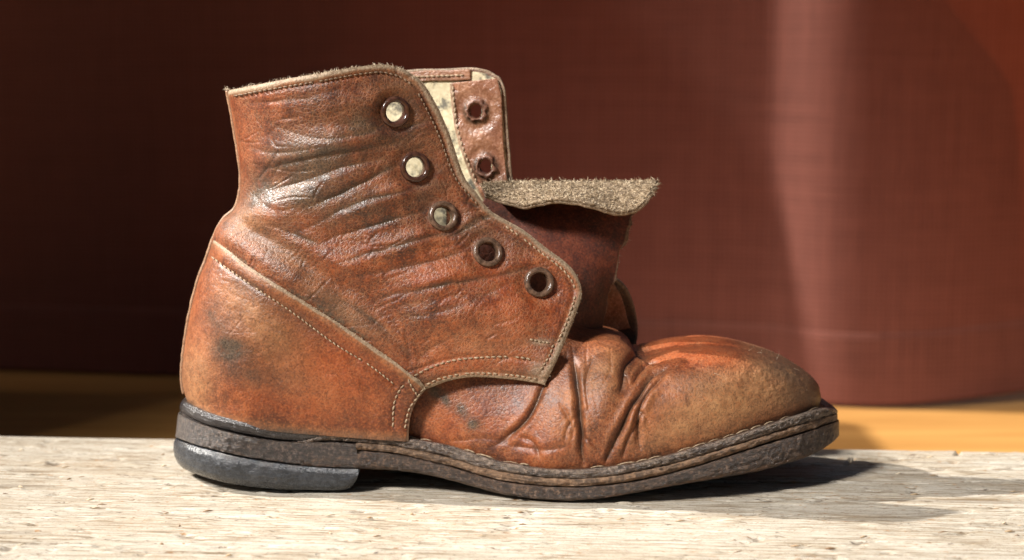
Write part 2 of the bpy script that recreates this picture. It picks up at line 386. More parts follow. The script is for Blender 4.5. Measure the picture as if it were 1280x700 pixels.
def curtain_material():
    n = NT('curtain_cloth')
    wv = n.n('ShaderNodeTexWave', {'Vector': n.tc, 'Scale': 95., 'Distortion': .6, 'Detail': 2.}, bands_direction='X').outputs['Fac']
    wh = n.n('ShaderNodeTexWave', {'Vector': n.tc, 'Scale': 95., 'Distortion': .6, 'Detail': 2.}, bands_direction='Z').outputs['Fac']
    slub = n.noise(8, 5, .65, vec=n.mapping((22, 1, 2))); slub2 = n.noise(8, 5, .65, vec=n.mapping((2, 1, 22)))
    f = n.math('ADD', n.math('MULTIPLY', n.math('ADD', wv, wh), .22), n.math('MULTIPLY', n.math('ADD', slub, slub2), .3))
    col = n.ramp(f, [(.32, (.11, .036, .025)), (.62, (.30, .10, .068))])
    n.out(color=col, rough=.85, normal=n.bump(f, .35, .001))
    tr = n.n('ShaderNodeBsdfTranslucent', {'Color': (.54, .185, .085, 1)}); mx = n.n('ShaderNodeMixShader', {0: .38, 1: n.b.outputs[0], 2: tr.outputs[0]})
    n.t.links.new(mx.outputs[0], n.t.nodes['Material Output'].inputs['Surface'])
    return n.m
def curtain_y(x):
    """plan of the hanging cloth: slopes decide how much each fold turns to the light on the left"""
    xs = np.array([-1.3, -.5, -.25, -.1, .02, .10, .16, .182, .188, .20, .212, .226, .245, .28, .34, .45, .7, 1.4])
    sl = np.array([-.12, -.125, -.135, -.15, -.17, -.20, -.23, -.25, -1.2, -1.0, -.55, -.25, -.10, .12, .30, .38, .3, .1])
    g = np.linspace(-1.3, 1.4, 1200); s = np.interp(g, xs, sl)
    k = np.ones(7)/7; s = np.convolve(s, k, 'same'); y = np.cumsum(s)*(g[1]-g[0]); y = y-np.interp(.2, g, y)+.40
    return np.interp(x, g, y)
def build_curtain():
    nx, nz = 500, 120; x = np.linspace(-1.1, 1.2, nx); t = np.linspace(0, 1, nz)
    X, T = np.meshgrid(x, t); hem = FLOOR_Z+.004+.014*sstep(.22, .5, X)
    Z = hem+(.285-hem)*T
    y0 = curtain_y(X); Y = y0+.0010*fbm(np.stack([X*6, Z*1.2, X*0], -1), 5, 2)*1.0+.0012*sstep(-.1, -.28, X)*np.sin(X*50+.7+1.5*np.sin(X*9))
    P = np.stack([X, Y, Z], -1); N = gnormals(P)
    cm = curtain_material()
    root = bpy.data.objects.new('curtain', None); C.objects.link(root); root.location = (0, .38, FLOOR_Z)
    off = np.array([0, .38, FLOOR_Z])
    mb = MB(); shell(mb, P-off, -N*-1, .0012, np.zeros((nz, nx, 4))); mb.build('cloth', cm, root)
    k = 26; Th = np.linspace(0, 1, k)[:, None]
    Xh = np.repeat(x[None], k, 0); hz = hem[0][None]; Zh = hz-.002+Th*.052
    Yh = np.stack([np.interp(Zh[:, i], Z[:, i], Y[:, i]) for i in range(nx)], 1)-.0010
    Ph = np.stack([Xh, Yh, Zh], -1); Ph[-3:, :, 1] += np.array([.0004, .0010, .0022])[:, None]
    mb = MB(); shell(mb, Ph-off, gnormals(Ph), .0010, np.zeros((k, nx, 4))); mb.build('hem', cm, root)
    root['label'] = 'dark red woven curtain hanging in soft folds behind the boot'; root['category'] = 'curtain'
build_curtain()
def build_light_blockers():  # unseen dark slabs, added to keep light off the curtain's left half
    import bmesh
    n = NT('dark_panel'); f = n.noise(4, 5, vec=n.mapping((30, 2, 30)))
    m = n.out(color=n.ramp(f, [(.3, (.02, .012, .008)), (.7, (.05, .028, .018))]), rough=.6)
    for size, loc in (((.05, .315, .52), (-.45, .2825, .26)), ((1.15, .03, .75), (-.655, .55, .375))):
        bm = bmesh.new(); bmesh.ops.create_cube(bm, size=1); bmesh.ops.scale(bm, vec=size, verts=bm.verts)
        bmesh.ops.bevel(bm, geom=bm.edges[:], offset=.004, segments=2, affect='EDGES')
        me = bpy.data.meshes.new('light_blocker'); bm.to_mesh(me); bm.free(); o = bpy.data.objects.new('light_blocker', me); C.objects.link(o)
        o.location = (loc[0], loc[1], loc[2]+FLOOR_Z); me.materials.append(m); o['kind'] = 'structure'
build_light_blockers()

# ------------------------------------------------------------------ the boot
boot = bpy.data.objects.new('leather_boot', None); C.objects.link(boot)
boot['label'] = 'worn brown leather ankle boot without laces on the weathered board'; boot['category'] = 'boot'

# ---- sole
plan = fcurve([(210, 3.35), (310, 3.4), (420, 3.3), (500, 3.3), (580, 3.7), (660, 4.45), (730, 4.85), (800, 4.9), (870, 4.8), (1060, 4.7)])
def ring(uL, uR, vf, inset=0., n=420, heel=95, toe=265, dv=0.):
    """half outline (near side) of one level of the sole, from the back to the tip, plus its mirror"""
    th = np.linspace(0, math.pi, n); u = uL+(uR-uL)*(.5-.5*np.cos(th))
    y = np.maximum(plan(u)-inset, .2)
    if heel: y = y*np.sqrt(np.clip(1-np.clip((uL+heel-u)/heel, 0, 1)**2.1, 0, 1))
    if toe: y = y*np.clip(1-np.clip((u-(uR-toe))/toe, 0, 1)**2.5, 0, 1)**.5
    P = W(u, vf(u)+dv, -y); P[:, 2] = np.maximum(P[:, 2], .0004)
    return P
def layer(name, mat, rings, caps=(True, True), rough=.00035, seed=1, wears=None, sc=260, stretch=1.):
    R = np.stack(rings); sub = 5; k0 = len(R)
    q = np.linspace(0, k0-1, (k0-1)*sub+1); j = np.clip(q.astype(int), 0, k0-2); R = R[j]*(1-(q-j))[:, None, None]+R[j+1]*(q-j)[:, None, None]
    if wears is not None: wears = np.interp(q, np.arange(k0), wears)
    nr, n = R.shape[:2]
    full = np.concatenate([R, mirror(R)[:, -2:0:-1] if np.allclose(R[:, 0, 1], 0, atol=1e-6) and np.allclose(R[:, -1, 1], 0, atol=1e-6) else mirror(R)[:, ::-1]], 1)
    m = full.shape[1]
    cen = np.array([0, 0, 0])
    d = fbm(full*sc*np.array([1, 1, 1.6]), seed, 4)*rough+fbm(full*90, seed+50, 2)*rough*.8
    out = full[..., :2]-full[..., :2].mean(1, keepdims=True); out = np.concatenate([np.zeros_like(out[..., :1]), np.sign(full[..., 1:2]), np.zeros_like(out[..., :1])], -1)
    full = full+out*d[..., None]*np.clip(np.abs(full[..., 1:2])/.01, 0, 1)
    full[..., 2] = np.maximum(full[..., 2], .0003)
    wr = np.zeros((nr, m, 4))
    if wears is not None: wr[..., 2] = np.array(wears)[:, None]*np.clip(.6+fbm(full*180, seed+5, 3), 0, 1)*(.25+.75*sstep(-.045, .01, full[..., 0]))
    mb = MB(); F = [quads(nr, m, closed=True, flip=True)]
    # caps: ladders between the two halves
    k = n if m == 2*n else n
    a = np.arange(0, n); b = (m-np.arange(0, n)) % m if m == 2*n-2 else m-1-np.arange(0, n)
    for ci, (row, on) in enumerate(((0, caps[0]), (nr-1, caps[1]))):
        if on:
            q = np.stack([a[:-1], a[1:], b[1:], b[:-1]], -1)+row*m
            F.append(q if ci == 1 else q[:, ::-1])
    mb.add(full, F, wr); return mb.build(name, mat, boot)
vWT = fcurve([(380, 551), (398, 544), (412, 538.5), (450, 541), (500, 546.5), (560, 557), (600, 570), (640, 580), (700, 587), (750, 585), (800, 578), (850, 565), (900, 550), (950, 534), (1000, 518), (1030, 510), (1050, 513)])
vA = fcurve([(380, 555), (412, 551), (450, 553), (500, 558), (560, 571), (600, 583), (640, 591), (700, 597.5), (750, 596), (800, 588), (863, 573), (937, 549), (1011, 527), (1042, 518), (1052, 518)])
vC = fcurve([(380, 564), (450, 563), (500, 568), (560, 582), (600, 594), (640, 603), (714, 608.5), (788, 602), (863, 584.5), (937, 560.5), (1011, 538), (1045, 526), (1052, 524)])
vD = fcurve([(380, 584), (446, 586), (500, 588.5), (540, 595), (580, 605), (620, 616), (660, 624), (700, 627.5), (751, 623.5), (826, 610), (900, 597.5), (956, 587), (1011, 570), (1040, 553), (1052, 543)])
vRT = fcurve([(226, 497), (245, 508), (262, 515), (300, 524), (350, 532), (398, 535), (415, 535)])
vRB = fcurve([(220, 509), (238, 521), (262, 531), (300, 540.5), (350, 549), (390, 550), (405, 542), (415, 537)])
vHT = fcurve([(220, 513), (238, 524), (262, 533), (300, 543), (350, 551), (395, 552), (420, 552), (450, 555)])
vHB = fcurve([(216, 546), (240, 555), (262, 561), (300, 570), (350, 578), (400, 583), (450, 585.5)])
vRb = fcurve([(214, 571), (228, 585), (265, 599), (300, 606.5), (350, 612), (400, 614.5), (430, 613.5), (443, 606), (450, 596)])
def bulge(uL, uR, v0, v1, ks, insets, heel=95, toe=265, uLs=None, uRs=None):
    out = []
    for i, (k, ins) in enumerate(zip(ks, insets)):
        f = (lambda k: (lambda u: v0(u)*(1-k)+v1(u)*k))(k)
        out.append(ring(uL if uLs is None else uLs[i], uR if uRs is None else uRs[i], f, ins, heel=heel, toe=toe))
    return out
# welt: flat ledge on top, rounded worn edge
R = [ring(372, 1030, lambda u: vWT(u)-1.5, .95, heel=0), ring(372, 1044, vWT, .16, heel=0)]+bulge(372, 1047, vWT, vA, [.18, .5, .82], [.05, .0, .05], heel=0)+[ring(372, 1045, vA, .13, heel=0), ring(372, 1042, vA, .5, heel=0)]
layer('welt', M['welt'], R, seed=11, rough=.0005, sc=600, wears=[.1, .5, .75, .25, .1, .4, 0])
R = [ring(445, 1042, vA, .5, heel=0)]+bulge(445, 1047, vA, vC, [.06, .3, .6, .93], [.14, .0, .0, .12], heel=0)+[ring(445, 1043, vC, .5, heel=0)]
layer('midsole', M['midsole'], R, seed=21, rough=.0006, wears=[0, .5, .5, .5, .3, 0], sc=400)
R = [ring(376, 1044, vC, .5, heel=0)]+bulge(376, 1049, vC, vD, [.05, .2, .5, .8, .93], [.14, .02, -.03, .0, .08], heel=0)+[ring(376, 1043, vD, .35, heel=0), ring(380, 1030, lambda u: vD(u)-1, 1.5, heel=0)]
layer('outsole', M['outsole'], R, seed=31, rough=.0004, sc=520, wears=[0, .1, 0, 0, .05, .4, .2, 0])
R = bulge(0, 0, vHT, vHB, [0, .04, .2, .5, .8, .97, 1], [.3, .08, .02, .0, .0, .05, .3], toe=0, uLs=[226, 223, 222, 221, 220, 219, 224], uRs=[446]*7)
layer('heel_stack', M['stack'], R, seed=41, rough=.00035, sc=560, wears=[0, .2, 0, 0, 0, .35, 0])
R = bulge(0, 0, vHB, vRb, [0, .05, .25, .55, .8, .94, 1, 1], [.3, .03, -.06, -.08, -.02, .12, .3, 1.2], toe=0, uLs=[225, 219, 217, 216.5, 218, 222, 228, 270], uRs=[446, 447, 448, 448, 446, 442, 438, 420])
layer('heel_rubber', M['rubber'], R, seed=51, rough=.00016, wears=[0, .5, .05, 0, 0, .25, .2, 0])
R = bulge(0, 0, vRT, vRB, [0, .0, .12, .45, .8, 1, 1], [.8, .22, .10, .02, .06, .16, .8], toe=0, uLs=[245, 230.5, 228, 225.5, 224.5, 225, 240], uRs=[413]*7)
layer('heel_rand', M['rand'], R, seed=61, rough=.00022, wears=[0, .5, .15, 0, 0, .1, 0])

# ---- vamp (toe and forefoot)
VB = [(1025, 507), (1018, 514), (1000, 521), (962, 534), (920, 547), (880, 559), (840, 570), (800, 580), (765, 586), (730, 589.5), (690, 590), (640, 585), (590, 571), (540, 558), (470, 549)]
VT = [(1026, 497), (1021, 479), (1004, 464), (971, 448), (927, 437), (886, 433), (846, 436), (816, 444.5), (797, 442), (782, 428), (760, 418), (725, 408), (690, 387), (650, 364), (590, 342)]
NS, NTT = 700, 260
vb = spline(VB, NS, False); vt = spline(VT, NS, False)
s_key = np.linspace(0, len(VB)-1, NS)
yb = np.maximum(plan(vb[:, 0])-.62, .2)*np.clip(1-np.clip((vb[:, 0]-(1027-245))/245, 0, 1)**2.6, 0, 1)**.5
yb[0] = 0
th = np.linspace(0, math.pi/2, NTT)[:, None]
nexp = np.interp(s_key, [0, 1, 4, 8, 14], [2.5, 2.7, 2.6, 2.2, 2.0])[None]
ht = np.sin(th)**(2/nexp); wd = np.cos(th)**(2/nexp)
ht[-1] = 1; wd[-1] = 0
VU = vb[None, :, 0]*(1-ht)+vt[None, :, 0]*ht; VV = vb[None, :, 1]*(1-ht)+vt[None, :, 1]*ht
bul = np.interp(s_key, [0, 1, 4, 8, 14], [.0, .12, .34, .22, .12])[None]
VY = yb[None]*wd+bul*np.sin(2*th)**1.0
VY[-1] = 0
Pv = W(VU, VV, -VY)
Nv = gnormals(Pv)                                # rows go up, columns go to the heel
if Nv[NTT//3, NS//2, 1] > 0: Nv = -Nv; vflip = True
else: vflip = False
# height map of the vamp for the pieces that lie on it
HM = np.full((720, 1300), 0.)
ui = np.clip(np.round(VU).astype(int), 0, 1299); vi = np.clip(np.round(VV).astype(int), 0, 719)
np.maximum.at(HM, (vi.ravel(), ui.ravel()), VY.ravel())
for _ in range(6):
    z = HM <= 0; sh = np.maximum.reduce([np.roll(HM, 1, 0), np.roll(HM, -1, 0), np.roll(HM, 1, 1), np.roll(HM, -1, 1)]); HM = np.where(z, sh, HM)
def blur(A, k):
    for ax in (0, 1):
        c = np.cumsum(np.concatenate([np.zeros_like(np.take(A, [0], ax)), A], ax), ax); n = A.shape[ax]
        hi = np.minimum(np.arange(n)+k+1, n); lo = np.maximum(np.arange(n)-k, 0)
        A = (np.take(c, hi, ax)-np.take(c, lo, ax))/np.expand_dims((hi-lo), 1-ax)
    return A
HM = blur(blur(HM, 2), 2)
def sample(A, u, v):
    u = np.clip(u, 0, 1298.); v = np.clip(v, 0, 718.); i = u.astype(int); j = v.astype(int); a = u-i; b = v-j
    return (A[j, i]*(1-a)+A[j, i+1]*a)*(1-b)+(A[j+1, i]*(1-a)+A[j+1, i+1]*a)*b

def vamp_disp(u, v):
    d = np.zeros(u.shape); cr = np.zeros(u.shape)
    # broad rolls of leather across the toe break
    for (cx, cy, rx, ry, an, h) in ((700, 525, 31, 66, 14, .42), (754, 505, 24, 62, 12, .44), (690, 566, 34, 18, -5, .12), (790, 515, 14, 48, 30, .26), (757, 440, 34, 20, 0, .14),
                                   (650, 520, 26, 40, 30, .10), (870, 490, 60, 50, 0, .12), (600, 525, 60, 34, 5, .16)):
        d += h*blob(u, v, cx, cy, rx, ry, an)
    for pts, dep, wid in (
        ([(716, 448), (721, 470), (724, 502), (727, 543), (729, 582)], .34, 3.6),
        ([(799, 442), (788, 450), (781, 462), (777, 478), (774, 496)], .17, 4.2),
        ([(838, 458), (818, 472), (800, 494), (788, 512), (771, 546), (757, 580)], .32, 3.6),
        ([(836, 464), (812, 490), (800, 510), (796, 530), (800, 564)], .20, 3.2),
        ([(690, 466), (678, 488), (666, 514), (648, 538), (622, 552)], .22, 3.6),
        ([(648, 545), (668, 553), (678, 575)], .12, 3.), ([(632, 556), (675, 561), (712, 556)], .09, 3.6),
        ([(742, 448), (735, 468), (734, 492), (739, 520)], .08, 2.6),
        ([(815, 452), (800, 466), (790, 484)], .14, 2.4), ([(806, 512), (786, 545), (778, 573)], .10, 2.2),
        ([(700, 505), (712, 522), (719, 548)], .08, 2.4),
        ([(722, 520), (712, 534), (708, 552)], .07, 2.), ([(728, 545), (740, 552), (752, 566)], .08, 2.), ([(790, 512), (802, 516), (812, 528)], .06, 2.),
        ([(775, 425), (790, 436), (800, 445), (814, 447)], .16, 2.6), ([(798, 446), (812, 454), (826, 455)], .12, 2.2), ([(610, 560), (640, 545), (660, 520)], .06, 3.),
        ([(560, 552), (600, 548), (640, 552)], .04, 3.), ([(745, 430), (758, 436), (772, 440)], .05, 2.2)):
        cr += crease(u, v, pts, dep, wid, .2)
    r = np.random.default_rng(5)
    for k in range(34):                          # fine wrinkles near the folds
        cx, cy = r.uniform(640, 830), r.uniform(440, 580); a = math.radians(r.normal(95, 20)); L = r.uniform(8, 24)
        cr += crease(u, v, [(cx-math.cos(a)*L, cy-math.sin(a)*L), (cx+r.normal(0, 3), cy), (cx+math.cos(a)*L, cy+math.sin(a)*L)], r.uniform(.008, .022), r.uniform(1.2, 2.), .25, 5)
    sc = blob(u, v, 965, 478, 55, 26, 35)        # scuffed, flaking toe cap
    d += sc*(.014*uvn(u, v, 5, 9, 3)+.010*uvn(u, v, 2.5, 19, 2))
    d += .004*uvn(u, v, 8, 3, 2)+.03*uvn(u, v, 46, 13, 2)
    d += sstep(12, 0, polydist(u, v, vb[::10])[0])*-.05
    return d+cr, cr
D, CRV = vamp_disp(VU, VV)
fade = np.clip(np.sin(th)*0+1, 0, 1)
Pv = Pv+Nv*(D*.01)[..., None]
Pv[-1, :, 1] = 0; Pv[:, 0] = Pv[:, 0]
Pv[..., 1] = np.minimum(Pv[..., 1], 0)
wr = np.zeros(VU.shape+(4,))
tan = 1.0*blob(VU, VV, 905, 505, 85, 42, -14)+.8*blob(VU, VV, 985, 480, 45, 30, 30)+.5*blob(VU, VV, 755, 470, 25, 40, 10)+.35*blob(VU, VV, 705, 520, 20, 45)+.35*blob(VU, VV, 840, 540, 50, 20, -15)
tan -= .9*blob(VU, VV, 872, 440, 42, 16)
tan += .35*np.clip(CRV*9, 0, 1)
dk = .7*blob(VU, VV, 985, 462, 50, 22, 35)+.35*blob(VU, VV, 1000, 500, 40, 18)+.5*sstep(10, 2, polydist(VU, VV, vb[::10])[0])
for (cx, cy, rx, ry, an) in ((578, 512, 6, 10, -30), (592, 530, 8, 7, 0), (543, 490, 10, 8, 20), (556, 498, 5, 12, -30)): dk += 1.3*blob(VU, VV, cx, cy, rx, ry, an)
dk += .8*np.clip(-CRV*5, 0, 1)                    # darker in the folds
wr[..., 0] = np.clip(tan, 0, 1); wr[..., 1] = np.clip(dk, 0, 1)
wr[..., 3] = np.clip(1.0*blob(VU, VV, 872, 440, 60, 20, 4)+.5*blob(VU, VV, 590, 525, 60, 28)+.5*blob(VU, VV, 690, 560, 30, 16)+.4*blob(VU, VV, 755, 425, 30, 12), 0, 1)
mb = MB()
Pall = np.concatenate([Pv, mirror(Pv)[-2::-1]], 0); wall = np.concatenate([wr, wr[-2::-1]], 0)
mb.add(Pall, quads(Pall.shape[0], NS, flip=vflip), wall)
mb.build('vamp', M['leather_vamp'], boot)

# ---- body depth of the shaft and heel (near side), in cm
BACK = [(284, 113), (289, 140), (294, 170), (299, 200), (301, 222), (299, 245), (293, 261), (281, 272), (272, 285), (267, 300), (259, 325), (248, 355), (239, 395), (232, 435), (229, 470), (232, 492), (237, 506)]
_b = spline(BACK, 500); back_u = lambda v: np.interp(v, _b[:, 1], _b[:, 0])
wv_ = lambda v: np.interp(v, [70, 100, 150, 230, 290, 350, 420, 500, 560], [4.15, 4.0, 3.75, 3.4, 3.35, 3.5, 3.45, 3.25, 3.2])
def body(u, v, far=False):
    ub = back_u(v); R = np.interp(v, [80, 200, 300, 400, 520], [128, 120, 130, 110, 92])
    a = np.clip((u-ub)/R, 0, 1)
    y = wv_(v)*np.sqrt(np.clip(1-(1-a)**2.05, 0, 1))
    if not far:
        uc = np.interp(v, [80, 200, 280, 360, 430, 490], [400, 420, 470, 520, 600, 690])
        uf = np.interp(v, [80, 130, 220, 270, 330, 364, 420, 481], [505, 545, 580, 625, 710, 728, 735, 760])
        yf = np.interp(v, [80, 150, 220, 270, 364, 430, 481], [2.7, 2.45, 2.15, 1.9, 2.0, 2.7, 3.6])
    else:
        uc = np.interp(v, [80, 200, 280, 360, 430, 490], [420, 440, 500, 560, 650, 720])
        uf = np.interp(v, [80, 130, 228, 300, 364, 420, 481], [632, 634, 642, 700, 786, 797, 790])
        yf = np.interp(v, [80, 150, 228, 300, 364, 430, 481], [2.6, 2.5, 2.4, 2.3, 2.5, 3.0, 3.6])
    k = sstep(0, 1, np.clip((u-uc)/(uf-uc), 0, 1.1)); k = .5*k+.5*np.clip((u-uc)/(uf-uc), 0, 1.15)**1.6
    return y*(1-k)+np.minimum(y, yf)*k
def smax(a, b, k=.12): return .5*(a+b+np.sqrt((a-b)**2+k*k))

# ---- near quarter (shaft with the eyelet flap)
Q_TOP = [(284, 113), (328, 104.5), (363, 98), (397, 92.5), (445, 84), (473, 80.6), (492, 82), (507, 87)]
Q_RIGHT = [(681, 481), (694, 456), (705, 431), (713, 412), (722, 388), (728, 366), (722, 345), (708, 328), (684, 310), (656, 288), (632, 274), (612, 262), (596, 241), (580, 219), (562, 167), (545, 129), (527, 101), (507, 87)]
Q_BOT = [(239, 395), (300, 398), (370, 425), (440, 468), (500, 494), (535, 486), (560, 477), (592, 472), (640, 475), (681, 481)]
Q_BACK = [(239, 395), (248, 355), (259, 325), (267, 300), (272, 285), (281, 272), (293, 261), (299, 245), (301, 222), (299, 200), (294, 170), (289, 140), (284, 113)]
EYE = [(494, 140), (519, 209), (554, 270), (610, 315), (674, 353)]
nu, nv = 430, 430
# cluster columns toward the back, where the surface turns away
G = coons(Q_BOT, Q_TOP, Q_BACK, Q_RIGHT, 900, nv)
pc = np.linspace(0, 1, nu); pc = pc*(1-.55*(1-pc)**2)
fi = pc*899; i0 = np.clip(fi.astype(int), 0, 898); fr = (fi-i0)[None, :, None]
G = G[:, i0]*(1-fr)+G[:, i0+1]*fr
QU, QV = G[..., 0], G[..., 1]
QY = body(QU, QV)
QY = smax(QY, sample(HM, QU, QV)+.20)
QY[:, 0] = 0
e_front = polydist(QU, QV, spline(Q_RIGHT, 90))[0]; e_top = polydist(QU, QV, spline(Q_TOP, 60))[0]
e_bot = polydist(QU, QV, spline([(520, 489), (535, 486), (560, 477), (592, 472), (640, 475), (681, 481)], 50))[0]
QY += .16*np.exp(-(np.minimum(e_front, 60)/26)**2)*sstep(300, 380, QV)
def quarter_disp(u, v):
    d = np.zeros(u.shape); cr = np.zeros(u.shape)
    # padded roll above the heel piece and the hollow above it
    D, T, S = polydist(u, v, spline([(262, 292), (290, 300), (330, 325), (380, 357), (430, 390), (475, 425), (510, 458)], 40))
    d += .26*np.exp(-(D/15)**2)*(1-.55*T)
    D, T, S = polydist(u, v, spline([(290, 268), (318, 290), (360, 316), (405, 345), (450, 368), (500, 405)], 40))
    d -= .16*np.exp(-(D/11)**2)*(1-.6*T)
    for cx, cy, rx, ry, an, h in ((400, 185, 95, 21, -12, .16), (400, 234, 80, 18, -20, .13), (350, 262, 55, 20, -10, .12), (470, 252, 75, 17, -22, .12), (520, 300, 70, 14, -20, .10),
                                  (440, 130, 80, 20, -8, .10), (560, 395, 70, 22, -6, .12), (650, 400, 40, 40, 0, .10), (430, 330, 40, 16, 25, .12), (560, 345, 60, 14, -18, .08)):
        d += 2.0*h*blob(u, v, cx, cy, rx, ry, an)
    for pts, dep, wid in (
        ([(330, 150), (362, 163), (400, 172), (450, 167), (480, 158)], .08, 4.), ([(320, 212), (350, 206), (400, 195), (455, 186), (502, 178)], .12, 4.5),
        ([(335, 240), (380, 226), (430, 208), (480, 200)], .09, 4.), ([(372, 266), (400, 252), (440, 234), (480, 213), (506, 205)], .12, 4.),
        ([(366, 292), (410, 272), (450, 252), (500, 240), (548, 228)], .12, 4.), ([(395, 305), (445, 288), (500, 272), (538, 262)], .10, 3.5),
        ([(420, 330), (470, 314), (520, 300), (560, 290), (600, 272)], .13, 4.), ([(560, 298), (590, 284), (615, 268)], .16, 3.5), ([(572, 292), (600, 272), (618, 275)], .10, 3.),
        ([(440, 348), (500, 335), (545, 326), (590, 312)], .10, 4.), ([(470, 372), (520, 362), (590, 350), (640, 340), (690, 330)], .11, 4.),
        ([(630, 290), (650, 305), (690, 322)], .05, 3.), ([(480, 400), (540, 392), (600, 372), (640, 352)], .07, 4.5), ([(420, 372), (460, 395), (500, 430), (515, 460)], .08, 4.),
        ([(505, 400), (510, 430), (516, 458)], .06, 3.), ([(520, 455), (540, 435), (575, 415)], .05, 4.), ([(300, 130), (330, 128), (380, 122), (430, 112)], .04, 4.),
        ([(305, 180), (340, 190), (390, 185), (430, 178)], .07, 4.), ([(500, 160), (530, 152), (548, 150)], .07, 3.), ([(540, 190), (556, 186), (566, 182)], .05, 3.),
        ([(302, 232), (330, 252), (350, 270), (362, 284)], .07, 5.), ([(310, 270), (350, 285), (390, 302), (430, 318)], .08, 4.5), ([(575, 250), (590, 256), (606, 262)], .08, 2.8)):
        cr += crease(u, v, pts, dep*.72, wid*.85, .25)
    r = np.random.default_rng(8)
    for k in range(90):
        cx, cy = r.uniform(300, 715), r.uniform(105, 470); a = math.radians(r.normal(-20, 24)); L = r.uniform(9, 34)
        cr += crease(u, v, [(cx-math.cos(a)*L, cy-math.sin(a)*L), (cx+r.normal(0, 3), cy+r.normal(0, 3)), (cx+math.cos(a)*L, cy+math.sin(a)*L)], r.uniform(.008, .03), r.uniform(1.0, 2.0), .45, 5)
    for k in range(70):
        cx, cy = r.uniform(300, 640), r.uniform(140, 420); a = math.radians(r.choice([35, -60, 70, 10])+r.normal(0, 14)); L = r.uniform(5, 18)
        cr += crease(u, v, [(cx-math.cos(a)*L, cy-math.sin(a)*L), (cx+r.normal(0, 4), cy+r.normal(0, 3)), (cx+math.cos(a)*L, cy+math.sin(a)*L)], r.uniform(.010, .035), r.uniform(1.0, 1.8), .4, 5)
    cr *= .72+.5*np.clip(uvn(u, v, 34, 71, 2)+.3, -.6, 1)
    d += .05*uvn(u, v, 60, 23, 2)+.014*uvn(u, v, 18, 33, 2, ax=.7, ay=1.2)+.004*uvn(u, v, 5, 43, 2)
    d += cr
    for (ex, ey) in EYE:                        # leather pressed down round each eyelet
        q = np.hypot(u-ex, v-ey); d = d*sstep(12, 34, q)+(-.05)*np.exp(-((q-22)/7)**2)
    return d, cr
Dq, CRQ = quarter_disp(QU, QV)
bf = sstep(0, 30, QU-back_u(QV))
Dq = Dq*(.25+.75*bf)
# cut edge: rounded over
edge = np.minimum(np.minimum(e_front, e_top), e_bot)
stitch_in = np.minimum(np.minimum(np.abs(e_front-11), np.abs(e_top-11)), np.minimum(np.abs(e_bot-7), np.abs(e_bot-27)))
Dq = Dq*sstep(0, 14, edge)*1.0-.07*np.exp(-(edge/2.5)**2)-.045*np.exp(-(stitch_in/3.)**2)*bf
PQ = W(QU, QV, -QY); NQ = gnormals(PQ)
if NQ[nv//2, nu//2, 1] > 0: NQ = -NQ; qflip = True
else: qflip = False
PQ = PQ+NQ*(Dq*.01)[..., None]; PQ[:, 0, 1] = 0
NQ2 = gnormals(PQ)*(-1 if qflip else 1)
holes = np.ones(QU.shape, bool)
for (ex, ey) in EYE: holes &= np.hypot(QU-ex, QV-ey) > 14.6
fm = holes[:-1, :-1] & holes[1:, :-1] & holes[:-1, 1:] & holes[1:, 1:]
wr = np.zeros(QU.shape+(4,))
nz = uvn(QU, QV, 30, 77, 4)
dk = .95*blob(QU, QV, 395, 195, 75, 34, -14)+.9*blob(QU, QV, 350, 250, 55, 28, -5)+.5*blob(QU, QV, 470, 150, 70, 40, -15)+.45*blob(QU, QV, 430, 260, 60, 30, -20)+.4*blob(QU, QV, 530, 230, 40, 40)+.4*blob(QU, QV, 330, 300, 40, 18, 30)+.5*blob(QU, QV, 420, 385, 60, 12, 32)
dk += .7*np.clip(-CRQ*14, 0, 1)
tan = .5*blob(QU, QV, 310, 275, 25, 20)+.5*blob(QU, QV, 430, 385, 60, 14, 35)+.3*blob(QU, QV, 610, 430, 60, 25)+.3*blob(QU, QV, 500, 110, 40, 14)+.35*blob(QU, QV, 345, 310, 60, 12, 33)+.5*sstep(15, 0, edge)
wr[..., 3] = np.clip(.75*blob(QU, QV, 640, 390, 60, 60)+.7*blob(QU, QV, 580, 455, 80, 14, -3)+.5*blob(QU, QV, 310, 190, 18, 60)+.5*blob(QU, QV, 560, 340, 70, 24, -10)+.5*blob(QU, QV, 540, 225, 30, 30), 0, 1)
raw = np.clip(np.maximum(sstep(8.5, 3.5, e_front+nz*2.2), np.maximum(sstep(8.5, 3.5, e_top+nz*2.2), sstep(5, 2.5, e_bot+nz))), 0, 1)
raw = np.maximum(raw, .7*blob(QU, QV, 676, 466, 16, 14)); raw = np.maximum(raw, .8*blob(QU, QV, 676, 428, 14, 4))
kd_ = polydist(QU, QV, spline([(285, 308), (309, 328), (363, 362), (428, 403), (470, 434)], 40)); dk += 1.6*np.exp(-(kd_[0]/2.6)**2)*np.clip(.2+2.2*uvn(QU, QV, 7, 55, 2), 0, 1)*np.sin(np.pi*np.clip(kd_[1], 0, 1))**.5
dk = dk*1.25+.45*blob(QU, QV, 560, 190, 45, 90, -20)+.4*blob(QU, QV, 600, 290, 50, 20, 30)
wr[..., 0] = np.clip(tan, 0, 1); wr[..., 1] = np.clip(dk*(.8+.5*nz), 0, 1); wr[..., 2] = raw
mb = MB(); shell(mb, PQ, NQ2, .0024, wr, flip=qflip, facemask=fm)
mb.build('quarter', M['leather'], boot)
